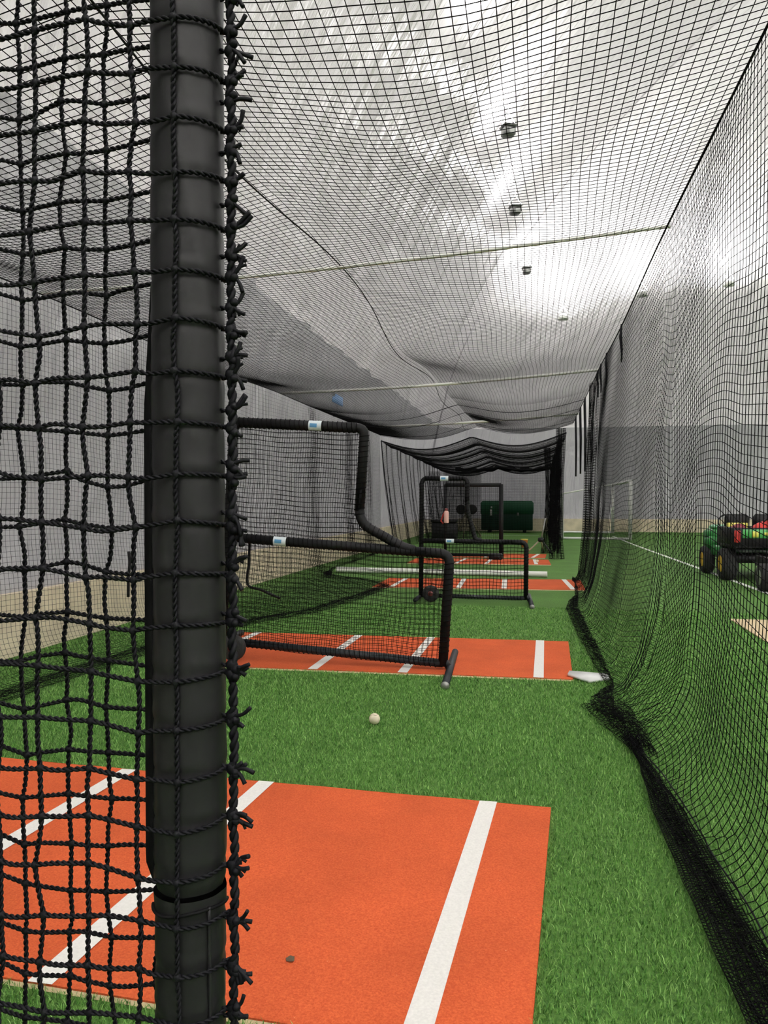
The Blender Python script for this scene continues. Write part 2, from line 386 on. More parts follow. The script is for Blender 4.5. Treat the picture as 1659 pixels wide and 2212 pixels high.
# ------------------------------------------------------------------ batting mats
mat_rects = []
def batting_mat(name, label, corners, lines, group='orange batting mats on the turf', lw=.085, th=.018, parts=None):
    """corners: back-right, back-left, front-left, front-right (x, y)"""
    c = np.array(corners, dtype=float); ctr = c.mean(0)
    t = thing(name, label, 'mat', (ctr[0], ctr[1], 0), group=group)
    mat_rects.append(c)
    nx, ny = 40, 20
    br, bl, fl_, fr = c-ctr
    m = MB(); V = []
    for j in range(ny+1):
        for i in range(nx+1):
            a = fl_+(fr-fl_)*i/nx; b = bl+(br-bl)*i/nx; p = a+(b-a)*j/ny
            V.append((p[0], p[1], th + .002*math.sin(i*.9+j*.4)*math.sin(j*.7)))
    Q = [(j*(nx+1)+i, j*(nx+1)+i+1, (j+1)*(nx+1)+i+1, (j+1)*(nx+1)+i) for j in range(ny) for i in range(nx)]
    m.add(V, Q)
    rim = [fl_, fr, br, bl]
    for k in range(4):
        a, b = rim[k], rim[(k+1) % 4]
        m.add([(a[0], a[1], 0), (b[0], b[1], 0), (b[0], b[1], th), (a[0], a[1], th)], [(0, 1, 2, 3)])
    m.build('mat_surface', M['clay'], t, smooth=False)
    e = MB()   # pale backing edge seen along the front
    a, b = fl_, fr; e.add([(a[0], a[1]-.008, .001), (b[0], b[1]-.008, .001), (b[0], b[1], .012), (a[0], a[1], .012)], [(0, 1, 2, 3)])
    o = e.build('backing_edge', M['tanmat'], t, smooth=False); o['label'] = 'pale backing edge'
    for (xb, yb, xf, yf) in lines:
        s = MB(); n = 24; P = []
        for k in range(n+1):
            x = xf+(xb-xf)*k/n-ctr[0]; y = yf+(yb-yf)*k/n-ctr[1]
            P += [(x-lw/2, y, th+.0035), (x+lw/2, y, th+.0035)]
        s.add(P, [(2*k, 2*k+1, 2*k+3, 2*k+2) for k in range(n)])
        o = s.build('stripe', M['stripe'], t); o['label'] = 'white stripe'
    return t
m1 = batting_mat('batting_mat', 'nearest orange batting mat, behind the black padded pole, with a dark smudge', [(.072, 3.813), (-3.62, 3.97), (-3.72, 2.20), (-.015, 2.06)],
                 [(-.228, 3.824, -.325, 2.075), (-1.389, 3.872, -1.49, 2.112), (-2.19, 3.90, -2.29, 2.14), (-3.33, 3.95, -3.43, 2.19)])
sm = MB(); P = [(0, 0, 0)]; 
for k in range(14): 
    r_ = .012+.007*random.random(); P.append((r_*math.cos(k*2*PI/14), r_*1.2*math.sin(k*2*PI/14), 0))
sm.add(P, None, [(0, k+1, (k+1) % 14+1) for k in range(14)])
ctr1 = m1.location; o = sm.build('smudge', M['stain'], m1, loc=(-.775-ctr1[0], 2.38-ctr1[1], .0215)); o['label'] = 'small dark smudge'
batting_mat('batting_mat', 'second orange batting mat, lying under the near padded L-shaped screen', [(.331, 8.35), (-3.30, 8.24), (-3.34, 6.50), (.301, 6.59)],
            [(.04, 8.34, .02, 6.583), (-1.11, 8.305, -1.126, 6.555), (-1.905, 8.28, -1.921, 6.535), (-3.05, 8.245, -3.07, 6.51)])
batting_mat('batting_mat', 'third orange batting mat, between the long white pipe and the second L-shaped screen', [(.80, 14.86), (-2.75, 14.50), (-2.75, 12.98), (.80, 13.20)],
            [(.50, 14.83, .60, 13.19), (-.58, 14.72, -.53, 13.12), (-1.33, 14.64, -1.29, 13.07), (-2.41, 14.53, -2.43, 13.00)])
batting_mat('batting_mat', 'fourth orange batting mat, just beyond the long white pipe with a ball on it', [(.29, 19.75), (-3.0, 19.6), (-3.0, 18.1), (.33, 18.2)],
            [(-.05, 19.7, .0, 18.2), (-1.1, 19.7, -1.15, 18.15), (-1.75, 19.68, -1.85, 18.13)])
batting_mat('batting_mat', 'farthest orange batting mat, under the small square screen', [(.27, 21.75), (-2.6, 21.5), (-2.6, 20.15), (.22, 20.3)],
            [(.06, 21.7, -.1, 20.3), (-1.2, 21.6, -1.3, 20.2)])
tm = MB(); tm.box((3.30, 8.5, .008), (1.85, 3.7, .016), bev=.004); o = tm.build('turf_mat', M['tanmat']); tag(o, 'flat tan mat lying on the turf right of the side net', 'mat'); mat_rects.append(np.array([(4.25, 10.35), (2.37, 10.35), (2.37, 6.65), (4.25, 6.65)]))

# ------------------------------------------------------------------ turf fibres (near ground)
def blades():
    out = []
    for (y0, y1, dens) in ((1.9, 3.6, 12500), (3.6, 5.4, 9500), (5.4, 7.6, 6000), (7.6, 11.0, 2600)):
        x0 = lambda y: -.72*y-.4
        area = (y1-y0)*(1.05*((y0+y1)/2)+.9); n = int(dens*area)
        y = rng.uniform(y0, y1, n); x = rng.uniform(0, 1, n)*(1.05*y+.9) - (.72*y+.4)
        out.append(np.column_stack([x, y]))
    P = np.concatenate(out)
    keep = P[:, 0] > -4.85
    for c in mat_rects:
        ins = np.ones(len(P), bool)
        for k in range(4):
            a, b = c[k], c[(k+1) % 4]; ins &= ((b[0]-a[0])*(P[:, 1]-a[1])-(b[1]-a[1])*(P[:, 0]-a[0])) > -.004
        keep &= ~ins
    P = P[keep]; n = len(P)
    h = rng.uniform(.012, .026, n); w = rng.uniform(.0018, .0036, n)*np.clip(P[:, 1]/4, 1, 2); a = rng.uniform(0, 2*PI, n); l = rng.uniform(.2, 1.0, n)*h; la = rng.uniform(0, 2*PI, n)
    dx, dy = np.cos(a)*w/2, np.sin(a)*w/2
    lx, ly = np.cos(la)*l, np.sin(la)*l; z = np.zeros(n)
    V = np.stack([np.stack([P[:, 0]-dx, P[:, 1]-dy, z], -1), np.stack([P[:, 0]+dx, P[:, 1]+dy, z], -1),
                  np.stack([P[:, 0]+dx*.8+lx*.4, P[:, 1]+dy*.8+ly*.4, h*.65], -1), np.stack([P[:, 0]-dx*.8+lx*.4, P[:, 1]-dy*.8+ly*.4, h*.65], -1),
                  np.stack([P[:, 0]+lx, P[:, 1]+ly, h], -1)], 1).reshape(-1, 3)
    b = np.arange(n)[:, None]*5
    m = MB(); m.add(V, b+np.array([[0, 1, 2, 3]]), b+np.array([[3, 2, 4]]))
    o = m.build('turf_fibres', M['blade'], smooth=False); tag(o, 'short green artificial turf fibres covering the near ground', 'turf', kind='stuff')
blades()

# ------------------------------------------------------------------ cage nets
CELL = .055
def net_from_grid(m, G, r, su=1, sv=1, skip=1):
    """G[u, v]: node positions; strands along v for each u and along u for each v. su/sv: stride of nodes along a strand"""
    nu, nv, _ = G.shape
    iv = np.unique(np.append(np.arange(0, nv, sv), nv-1)); iu = np.unique(np.append(np.arange(0, nu, su), nu-1))
    m.strands(G[::skip][:, iv], r); m.strands(np.swapaxes(G[:, ::skip][iu], 0, 1), r)
XL, XR, ZL, ZR = -4.4, .98, 3.36, 3.60
XC = -1.66
def zroof(X, Y):
    base = ZL+(ZR-ZL)*(X-XL)/(XR-XL)
    t1 = np.clip((X-XL)/(XC-XL), 0, 1); t2 = np.clip((X-XC)/(XR-XC), 0, 1)
    span = np.sin(PI*(Y-6.4)/6.7)**2
    sag = .20*np.sin(PI*t1)**1.0*(X < XC) + .20*np.sin(PI*t2)*(X >= XC)
    ed = np.clip(np.minimum(X-XL, XR-X)/.6, 0, 1)
    return base - sag*(.55+.38*np.clip((Y-8)/10, 0, 1)) - (.05+.05*ed)*span*np.clip(1-(Y-13)/3, .15, 1) + .08*np.exp(-((X-XC)/.7)**2)*np.clip((Y-6)/12, 0, 1)
t_over = thing('overhead_net', 'black overhead net roofing the near batting cage below the white dome', 'net', (0, 0, 0))
xs = np.linspace(XL, XR, 99); edge = None; ys = np.arange(.35, 21.9, CELL)
Xg, Yg = np.meshgrid(xs, ys, indexing='ij')
wob = .03*vnoise(Yg*.8+1.7*Xg, 41)+.03*vnoise(Xg*1.3-.6*Yg, 42)
edge = np.clip(np.minimum(Xg-XL, XR-Xg)/.4, 0, 1)
G = np.stack([Xg+edge*(.035*vnoise(Yg*.5, 43)+.02*np.sin(Yg*2.1)*np.sin(Xg*1.7)), Yg+.05*vnoise(Xg*.9, 44)+.02*np.sin(Xg*2.3+Yg), zroof(Xg, Yg)+wob*edge*np.clip(1-(Yg-8)/5, .15, 1)], -1)
m = MB(); net_from_grid(m, G, .0024, 2, 2); m.build('mesh_panel', M['net'], t_over)
def rope_path(fx, y0, y1, n=160):
    y = np.linspace(y0, y1, n); x = fx(y); return np.column_stack([x, y, zroof(x, y)])
m = MB(); m.tube(rope_path(lambda y: XR+0*y, .3, 21.9)+np.array([0, 0, .012]), .006, 6); m.build('edge_rope', M['rope'], t_over)
m = MB(); m.tube(rope_path(lambda y: XL+0*y, .3, 21.9), .007, 6); m.build('edge_rope', M['rope'], t_over)
m = MB(); m.tube(rope_path(lambda y: XC+.05*np.sin(y*1.1)-.02*(y-6)*(y > 6)*.8, .3, 21.9)+np.array([0, 0, -.004]), .0055, 6); o = m.build('centre_rope', M['rope'], t_over)
for Y in (16.6, 18.3, 20.9, 21.9):
    m = MB(); x = np.linspace(XL, XR, 60); m.tube(np.column_stack([x, np.full(60, Y), zroof(x, np.full(60, Y))-.01]), .006, 6); m.build('cross_rope', M['rope'], t_over)
for k, (Y, lab, r_) in enumerate(((6.4, 'nearest thin pale rod across the overhead net', .016), (13.2, 'second thin pale rod across the overhead net', .024), (19.75, 'farthest thin pale rod across the overhead net', .028))):
    x = np.linspace(XL-.05, XR+.03, 20); m = MB()
    m.tube(np.column_stack([x, np.full(20, Y), ZL+(ZR-ZL)*(x-XL)/(XR-XL)+.03-.05*np.sin(PI*(x-XL)/(XR-XL))]), r_, 8)
    o = m.build('hanging_rod', M['rod']); tag(o, lab, 'rod', 'rods holding up the overhead net')

def lerp_tab(tab, y):
    a = np.array(tab); return np.interp(y, a[:, 0], a[:, 1])
def resample(P, n):
    d = np.concatenate([[0], np.cumsum(np.linalg.norm(np.diff(P, axis=0), axis=1))]); s = np.linspace(0, d[-1], n)
    return np.stack([np.interp(s, d, P[:, k]) for k in range(P.shape[1])], -1)
def plan(y0, y1, pleats, amp, seed):
    """plan path (offset, y) with pleats: list of (yc, width, n, amplitude)"""
    y = np.linspace(y0, y1, int((y1-y0)/.004)); off = amp*vnoise(y*.9, seed)+amp*.4*vnoise(y*2.3, seed+1); yy = y.copy()
    for (yc, w, n, a) in pleats:
        win = np.exp(-((y-yc)/w)**2); off = off + a*win*np.sin(2*PI*n*(y-yc)/w)
        yy = yy + (.35*w*win*np.sin(4*PI*n*(y-yc)/w)/n if n > 2 else 0)
    P = np.column_stack([off, yy]); w_ = np.where(y > 12.4, 1.0, .45)     # near the camera the columns keep to an even spacing
    d = np.concatenate([[0], np.cumsum(np.hypot(np.diff(off)*w_[1:], np.diff(yy)))]); s_ = np.linspace(0, d[-1], int(d[-1]/CELL)+1)
    return np.column_stack([np.interp(s_, d, off), np.interp(s_, d, yy)])
def side_net(name, label, P, prof, zt, rows, r, xt, parent_extra=None, su=1, sv=1, sagamp=.07, top_amp=.35):
    """P: plan path; prof(y) -> list of (x, z) below the top; columns hang from xt"""
    t = thing(name, label, 'net', (0, 0, 0)); cols = []
    for (off, y) in P:
        zz = zt(y); pr = np.array([(xt, zz)]+prof(y)); 
        d = np.concatenate([[0], np.cumsum(np.linalg.norm(np.diff(pr, axis=0), axis=1))]); s = np.linspace(0, d[-1], rows)
        x = np.interp(s, d, pr[:, 0]); z = np.interp(s, d, pr[:, 1])
        # soften the profile corners
        for _ in range(2):
            x[1:-1] = .25*x[:-2]+.5*x[1:-1]+.25*x[2:]; z[1:-1] = .25*z[:-2]+.5*z[1:-1]+.25*z[2:]
        h = np.clip(z/zz, 0, 1); ta = top_amp if y < 12.6 else .45; a = ta+(1-ta)*np.clip((1-h)*2.2-1.1*(y < 12.6), 0, 1); a = a*np.clip(.25+z/.35, 0, 1)
        sg = sagamp*math.sin(PI*(y-6.4)/2.23)**2*np.clip((h-.05)*1.2, 0, 1)*np.clip((1-h)*6, 0, 1)
        cols.append(np.column_stack([x+off*a, np.full(rows, y), np.maximum(z-sg+.0*z, .006)]))
    G = np.array(cols)
    k = (G[:, :, 2] < .2)
    G[:, :, 0] += .012*vnoise(G[:, :, 1]*.9+G[:, :, 2]*1.3, 61); G[:, :, 1] += .03*vnoise(G[:, :, 2]*2.0+G[:, :, 0], 62)
    G[:, :, 2] += np.where(k, .012*(1+vnoise(G[:, :, 0]*30+G[:, :, 1]*17, 63)), 0)
    m = MB(); net_from_grid(m, G, r, su, sv); m.build('mesh_panel', M['net'], t)
    return t, G
# right side net
XB = [(0, .66), (2.35, .565), (3.86, .53), (4.5, .55), (4.84, .54), (5.2, .44), (5.75, .32), (6.0, .36), (6.34, .50), (7.2, .45), (8.1, .42), (9.5, .38), (10.75, .34), (11.6, .42), (12.3, .54), (14, .62), (22, .62)]
XF = [(0, .80), (2.7, .75), (3.25, .73), (3.95, .69), (4.68, .62), (5.2, .62), (5.8, .60), (6.34, .66), (8, .66), (10.7, .62), (12.3, .70), (14, .74), (22, .74)]
ZW = [(0, .30), (4.5, .35), (5.5, .55), (7, .9), (10.7, 1.0), (12.3, .7), (14, .5), (22, .5)]
def prof_r(y):
    xb, xf, zw = lerp_tab(XB, y), lerp_tab(XF, y), lerp_tab(ZW, y)
    return [(.90, zw+.5), (.86, zw), (.5*(.86+xf)+.02, zw*.42), (xf, .03), (xb+.01, .012), (xb+.02, .03), (xf-.03, .045), (xb+.05, .05), (xf-.07, .055)]
Pr = plan(.35, 15.0, [(4.8, .08, 1, .028), (5.85, .09, 1, .032), (6.12, .09, 1, .032), (7.7, .10, 1, .028), (9.9, .16, 1, .025), (11.5, .2, 1, .03), (13.3, .3, 2, .045), (14.5, .35, 3, .075)], .012, 70)
t_side, Gs = side_net('side_net', 'black net wall on the right of the near cage, its hem lying on the turf', Pr, prof_r, lambda y: float(zroof(np.array(XR), np.array(y)))+.004, 88, .0021, XR, su=1, sv=1, top_amp=0.0)
# hem cord along the fold at the foot of the net
hy = np.linspace(1.8, 5.0, 90); m = MB()
m.tube(np.column_stack([lerp_tab(XF, hy)+.004*np.sin(hy*9), hy, .045+.01*np.sin(hy*5)]), .004, 6); m.build('hem_cord', M['rope'], t_side)
# crumpled spare net lying along the hem
def crumple(m, y0, y1, xa, xb_, layers, r=.0015, z0=.03, zamp=.05, seed=5, cell=CELL*.9, n=9, jx=.02):
    for q in range(layers):
        ys_ = np.arange(y0, y1, cell); G = []
        for y in ys_:
            a, b = xa(y), xb_(y); s = np.linspace(0, 1, n)
            x = a+(b-a)*s + jx*vnoise(np.full(n, y*6)+s*4, seed+q); z = z0+.006*q + zamp*np.abs(vnoise(s*5+y*7, seed+10+q))*np.sin(PI*s)
            G.append(np.column_stack([x, y+.03*vnoise(s*6+y*3, seed+20+q), np.maximum(z, .008)]))
        net_from_grid(m, np.array(G), r)
m = MB()
crumple(m, 1.9, 5.0, lambda y: lerp_tab(XB, y)+.015, lambda y: lerp_tab(XF, y)-.01, 2, z0=.03, zamp=.018, cell=.021, n=13, jx=.005, r=.0017)
crumple(m, 4.7, 5.75, lambda y: lerp_tab(XB, y)+.01, lambda y: lerp_tab(XF, y)+.06, 3, z0=.02, zamp=.09, seed=25)
m.build('folded_hem', M['net'], t_side)
# hanging ties at the top of the right wall
for Y in (9.6, 11.6, 12.6, 13.2, 16.6, 18.3, 20.4):
    m = MB(); z1 = float(zroof(np.array(XR), np.array(Y)))
    m.tube([(XR, Y, z1+.03), (XR-.01, Y, z1-.12), (XR+.005, Y+.01, z1-(.30 if Y < 14 else .7)), (XR, Y, z1-(.42 if Y < 14 else 1.5))], [.012, .02, .014, .008] if Y < 14 else [.014, .03, .03, .02], 6); m.build('tie', M['rope'], t_side)

# left side net: hangs down, its skirt swept inwards over the turf
XBL = [(0, -4.0), (3, -3.92), (4.96, -3.78), (7.2, -3.60), (8.7, -3.30), (9.8, -2.75), (11.4, -2.5), (13, -2.38), (13.6, -2.8), (14.6, -3.9), (16, -4.2), (22, -4.25)]
def prof_l(y):
    xb = lerp_tab(XBL, y)
    return [(-4.38, 1.2), (-4.34, .35), (-4.22, .06), (min(xb-.02, -4.1), .02), (xb, .012), (xb-.03, .035), (xb-.26*min(1, (xb+4.4)/.6), .045), (xb-.02, .055), (xb-.2*min(1, (xb+4.4)/.6), .06)]
Pl = plan(2.6, 21.8, [(9.0, .3, 2, .05), (12, .3, 2, .06), (15, .35, 3, .06), (18, .35, 3, .07), (20, .35, 3, .07)], .03, 90)
side_net('side_net', 'black net wall on the left of the cage, its skirt swept across the turf', Pl, prof_l, lambda y: float(zroof(np.array(XL), np.array(y))), 100, .0015, XL, su=2, sv=1, sagamp=.05)

# the far cage: denser, darker nets beyond
t_far = thing('far_cage_net', 'dark dense net tunnel of the far cage at the back of the dome', 'net', (0, 0, 0))
def zfar(X, Y):
    t = np.clip((X+4.4)/5.2, 0, 1); s = np.where(t < .5, np.sin(PI*t*2), np.sin(PI*(t*2-1)))
    return 3.22+.15*t-.30*s-.02*(Y-22) - .06*np.abs(np.sin(PI*(Y-22)/2.6))
for (r_, dy, c) in ((.0021, 0, .05), (.0019, .015, .056)):
    x = np.arange(-4.4, .81, c); y = np.arange(22.0+dy, 36.0, c); A, B = np.meshgrid(x, y, indexing='ij')
    m = MB(); net_from_grid(m, np.stack([A, B, zfar(A, B)-dy], -1), r_, 3, 4); m.build('roof_panel', M['net'], t_far)
for (xw, sgn, nm) in ((-4.4, 1, 'wall_panel'), (.62, -1, 'wall_panel')):
    y = np.arange(22.0, 36.0, .05); q = np.linspace(0, 1, 64); m = MB()
    for lay in range(1 if sgn > 0 else 2):
        G = []
        for yy in y:
            zt_ = float(zfar(np.array(xw), np.array(yy))); z = zt_*(1-q)+.01
            off = (.05*math.sin(yy*2.9)+.04*math.sin(yy*7.3+lay))*(.3+q) + sgn*.40*np.clip(q-.05, 0, 1)**1.5*(1 if sgn > 0 else .2)
            G.append(np.column_stack([xw+off+lay*.03, np.full(64, yy)+.02*np.sin(q*5), z]))
        net_from_grid(m, np.array(G), .0024, 2, 2)
    m.build(nm, M['net'], t_far)
for Y in (22.0, 23.4, 25.2, 27.4, 30, 33, 35.9):
    x = np.linspace(-4.4, .8, 60); m = MB(); m.tube(np.column_stack([x, np.full(60, Y), zfar(x, np.full(60, Y))-.02]), .018, 6); m.build('cross_rope', M['rope'], t_far)
m = MB(); m.tube([(-4.4, 22, 3.2), (-4.3, 22, 2.2), (-4.13, 22, 1.0), (-3.98, 22, .02)], .016, 6); m.build('edge_rope', M['rope'], t_far)
x = np.arange(-4.2, .6, .05); z = np.arange(.02, 2.9, .05); A, B = np.meshgrid(x, z, indexing='ij'); m = MB()
net_from_grid(m, np.stack([A, 35.6+.08*np.sin(A*3), B], -1), .0042, 3, 3); net_from_grid(m, np.stack([A+.02, 35.65+.08*np.sin(A*4), B+.02], -1), .0042, 3, 3); m.build('back_panel', M['net'], t_far)
x = np.linspace(-3.4, .62, 40); m = MB(); m.tube(np.column_stack([x, np.full(40, 33.2)+.03*np.sin(x*5), 2.86-.10*np.abs(np.sin((x+1.5)*1.45))+.02*np.sin(x*11)]), .085+.02*np.sin(x*9), 10); m.build('rolled_net', M['net'], t_far)
m = MB()
for lay in range(3):
    x = np.arange(-4.15, -2.1, .042); z = np.arange(.02, 2.62, .042); A, B = np.meshgrid(x, z, indexing='ij')
    net_from_grid(m, np.stack([A+.013*lay, 30.0+lay*.06+.07*np.sin(A*6+lay), B+.011*lay], -1), .0028, 3, 3)
m.build('side_curtain', M['net'], t_far)
def gather(label, x, y, zt_, rad, seed):
    a = np.linspace(0, 2*PI, 72); q = np.linspace(0, 1, 50); G = []
    for i, aa in enumerate(a):
        rr_ = rad*(.45+.55*abs(math.sin(aa*6.5+seed))); f = .55+.55*np.abs(q-.35)+.6*np.clip(q-.85, 0, 1)*3
        G.append(np.column_stack([x+rr_*math.cos(aa)*f+.05*np.sin(q*3+seed), y+rr_*math.sin(aa)*f, zt_*(1-q)+.012]))
    m = MB(); net_from_grid(m, np.array(G), .0024); o = m.build('gathered_net', M['net']); tag(o, label, 'net', 'net curtains gathered into columns'); return o
gather('slim dark column of gathered net standing right of the small square screen', .27, 22.3, 2.95, .13, .3)
gather('thick dark column of gathered net, the nearer and right one of the pair', .55, 20.2, 3.3, .17, 1.4)

# ------------------------------------------------------------------ near padded post with doubled rope net
PX, PY, PR = -.320, .681, .0335
RZ = [1.929-.0452*k for k in range(-5, 41)]
t_post = thing('net_screen', 'tall black padded pole with doubled rope net laced on, nearest the camera', 'screen', (PX, PY, 0))
def sleeve(name, z0, z1, R, lip0=0, lip1=0):
    nz = int((z1-z0)/.0035); zs = np.linspace(z0, z1, nz); na = 56; th = np.arange(na)*2*PI/na; V = []
    for z in zs:
        r = np.full(na, R)
        for rz in RZ:
            if abs(z-rz) < .03: r = r - .0011*math.exp(-((z-rz+.0015*0)/.0035)**2) + .0006*math.exp(-((z-rz-.010)/.004)**2)*(.5+.5*np.sin(th*3+rz*40))
        r = r + .0006*vnoise(th*3+z*19, 5) + .0005*vnoise(th*1.5-z*7, 6)
        if z-z0 < .02: r = r + lip0*math.exp(-((z-z0)/.006)**2)
        if z1-z < .03: r = r + lip1*math.exp(-((z1-z)/.010)**2)
        V.append(np.column_stack([r*np.cos(th), r*np.sin(th), np.full(na, z)]))
    V = np.concatenate(V); i = np.arange(nz-1)[:, None]*na; j = np.arange(na)[None, :]; k = (j+1) % na
    m = MB(); m.add(V, np.stack([i+j, i+k, i+na+k, i+na+j], -1).reshape(-1, 4))
    V0 = V[:na]; m.add(np.vstack([V0, [[0, 0, z0]]]), None, [(na, (q+1) % na, q) for q in range(na)])
    return m.build(name, M['vinyl'], t_post)
sleeve('upper_padding', 1.139, 2.13, PR, lip0=-.0035)
sleeve('lower_padding', .06, 1.136, PR-.0012, lip1=.0012)
m = MB(); th = np.radians(np.linspace(-160, 20, 40))
ringp = [((PR+.0006)*math.cos(a), (PR+.0006)*math.sin(a), 1.1235-.003*math.sin(a*2)) for a in th]
m.tube(ringp, .0016, 6); m.build('padding_fold', M['vinyl2'], t_post)
m = MB()   # raised closing seam on the lower padding
an = math.radians(-90+11.1+44)
m.tube([((PR+.0004)*math.cos(an+.03*math.sin(z*9)), (PR+.0004)*math.sin(an+.03*math.sin(z*9)), z) for z in np.linspace(.07, 1.128, 90)], .0017, 6); m.build('padding_seam', M['vinyl'], t_post)
m = MB()   # free flap of the upper padding on the left
zs = np.linspace(1.142, 1.70, 60); V = []
for z in zs:
    k = min(1, (z-1.142)/.02)*min(1, (1.70-z)/.12); e = .0065*k+.0005
    for (q, b_) in ((PR-.004, -.002), (PR+e, .003), (PR+e, .006), (PR-.004, .009)): V.append((-.905*q-.425*b_, -.425*q+.905*b_, z))
n = len(zs); Q = [(4*i+j, 4*i+(j+1) % 4, 4*i+4+(j+1) % 4, 4*i+4+j) for i in range(n-1) for j in range(4)]
m.add(V, Q+[(0, 1, 2, 3), (4*n-1, 4*n-2, 4*n-3, 4*n-4)]); m.build('padding_flap', M['vinyl2'], t_post, smooth=False)
m = MB(); m.tube([(0, 0, .06), (0, 0, .02)], .02, 16); m.box((0, 0, .015), (.09, .7, .03), bev=.008); m.build('foot', M['bare'], t_post)
m = MB(); m.tube(rounded([(0, 0, 2.10), (0, 0, 2.2), (-1.75, 0, 2.2), (-1.75, 0, .06)], .06), .0325, 16); m.tube([(0, 0, .12), (-1.75, 0, .12)], .028, 14); m.tube([(-1.75, 0, .06), (-1.75, 0, 0)], .02, 12); m.build('outer_frame', M['pad'], t_post)
# net nodes; local coordinates about the post
def jit(a, s): return a + rng.normal(0, s, np.shape(a))
colB = [.0045-.0455*k for k in range(0, 37)]
colB = [.0045, -.035, -.083, -.132]+[-.132-.0445*k for k in range(1, 36)]
colA = [-.053, -.107, -.154, -.2045]+[-.2045-.0445*k for k in range(1, 34)]
colA = [-.016]+colA
RA = [1.4765+.047*k for k in range(-30, 15)]
def rope_layer(name, cols, rows, ydep, wrap):
    fine, coarse = MB(), MB(); kn = fine
    cols = [c for c in cols if c > -1.72]
    NX = np.array([[c + random.gauss(0, .0022) for z in rows] for c in cols]); NZ = np.array([[z + random.gauss(0, .0016) + .004*math.sin(c*31+z*9) + .003*math.sin(c*70) for z in rows] for c in cols])
    NX[0] = cols[0] + (NX[0]-cols[0])*.5
    def Yat(x, z):
        d = ydep
        return d + .002*math.sin(x*40+z*13)*(1 if x < -.04 else .0)
    def node(i, j):
        x = NX[i][j]; return np.array([x, Yat(x, NZ[i][j]), NZ[i][j]])
    def emit(p, q, mid=None):
        a, b = p, q
        bow = random.gauss(0, .0012); d = b-a; perp = np.array([-d[2], 0, d[0]]); perp /= np.linalg.norm(perp)+1e-9
        pts = smoothpath([a, .67*a+.33*b+perp*bow, .33*a+.67*b+perp*bow*.6, b], 9)
        vis = (min(a[2], b[2]) > .86 and max(a[2], b[2]) < 2.12 and min(a[0], b[0]) > -.36)
        if vis: fine.twist(pts)
        else: coarse.strands(pts[None], .0024, 5)
    for i in range(len(cols)):
        for j in range(len(rows)):
            p = node(i, j)
            if p[0] > -.4 and .86 < p[2] < 2.12: kn.ball(p, (.0037+random.random()*.0008, .0034, .0041), 8, 6)
            if i+1 < len(cols): emit(node(i+1, j), p)
            if j+1 < len(rows): emit(p, node(i, j+1))
    if wrap:
        for j in range(len(rows)):
            p = node(0, j); z = rows[j]; r = PR+.0032; a0 = math.atan2(p[1], p[0])
            R0 = math.hypot(p[0], p[1]); angs = np.linspace(a0, math.radians(-6), 14)
            arc = [(np.array([(R0+(r-R0)*min(1, t*3))*math.cos(a), (R0+(r-R0)*min(1, t*3))*math.sin(a), p[2]+(z-p[2])*t])) for t, a in zip(np.linspace(0, 1, 14), angs)]
            arc.append(np.array([.043, .004, z-.001]))
            if .86 < z < 2.12: fine.twist(np.array(arc))
            else: coarse.strands(np.array(arc)[None], .0024, 5)
    o = fine.build(name, M['rope'], t_post); coarse.build('outer_netting', M['net'], t_post);
    return [float(r) for r in rows]
rope_layer('front_netting', colB, [z for z in RZ if .15 < z < 2.17], -PR-.0035, True)
rope_layer('rear_netting', colA, [z for z in RA if .15 < z < 2.17], .040, False)
# laced edge: thick cord with frayed knots
EX, EY = .0450, -.0045
m = MB(); zz = np.linspace(.15, 2.16, 400)
m.twist(np.column_stack([EX+.0013*vnoise(zz*38, 7)+.0006*np.sin(zz*140), EY+.001*vnoise(zz*30, 8), zz]), R=.0026, off=.0021, pitch=.021, step=.002, sides=6)
kz = sorted([z for z in RZ if .8 < z < 2.15]+[z+.012 for z in RA if .8 < z < 2.15])
for z in kz:
    zc = z+random.gauss(0, .002)
    m.ball((EX-.001, EY, zc), (.0058, .005, .0062), 9, 6); m.ball((EX+.003, EY-.002, zc+random.uniform(-.006, .006)), (.0045, .004, .004), 8, 5)
    m.twist([(.034, -.004, z), (EX, EY, zc)], step=.001)
    for q in range(random.choice((1, 2, 2, 3))):
        a = random.choice((random.uniform(-1.15, -.2), random.uniform(.1, .95))); L_ = random.uniform(.008, .021); b = a+random.uniform(-.6, .6)
        p0 = np.array([EX+.002, EY-.002, zc]); p1 = p0+.5*L_*np.array([math.cos(a), random.uniform(-.3, .3), math.sin(a)]); p2 = p1+.55*L_*np.array([math.cos(b), random.uniform(-.3, .3), math.sin(b)])
        m.tube(smoothpath([p0, p1, p2], 8), np.linspace(.0017, .0021, 9), 6)
        if random.random() < .45:
            p3 = p1+.35*L_*np.array([math.cos(b-.9), .1, math.sin(b-.9)]); m.tube(smoothpath([p1, .5*(p1+p3), p3], 6), .0015, 5)
m.build('frayed_edge_cord', M['rope'], t_post)

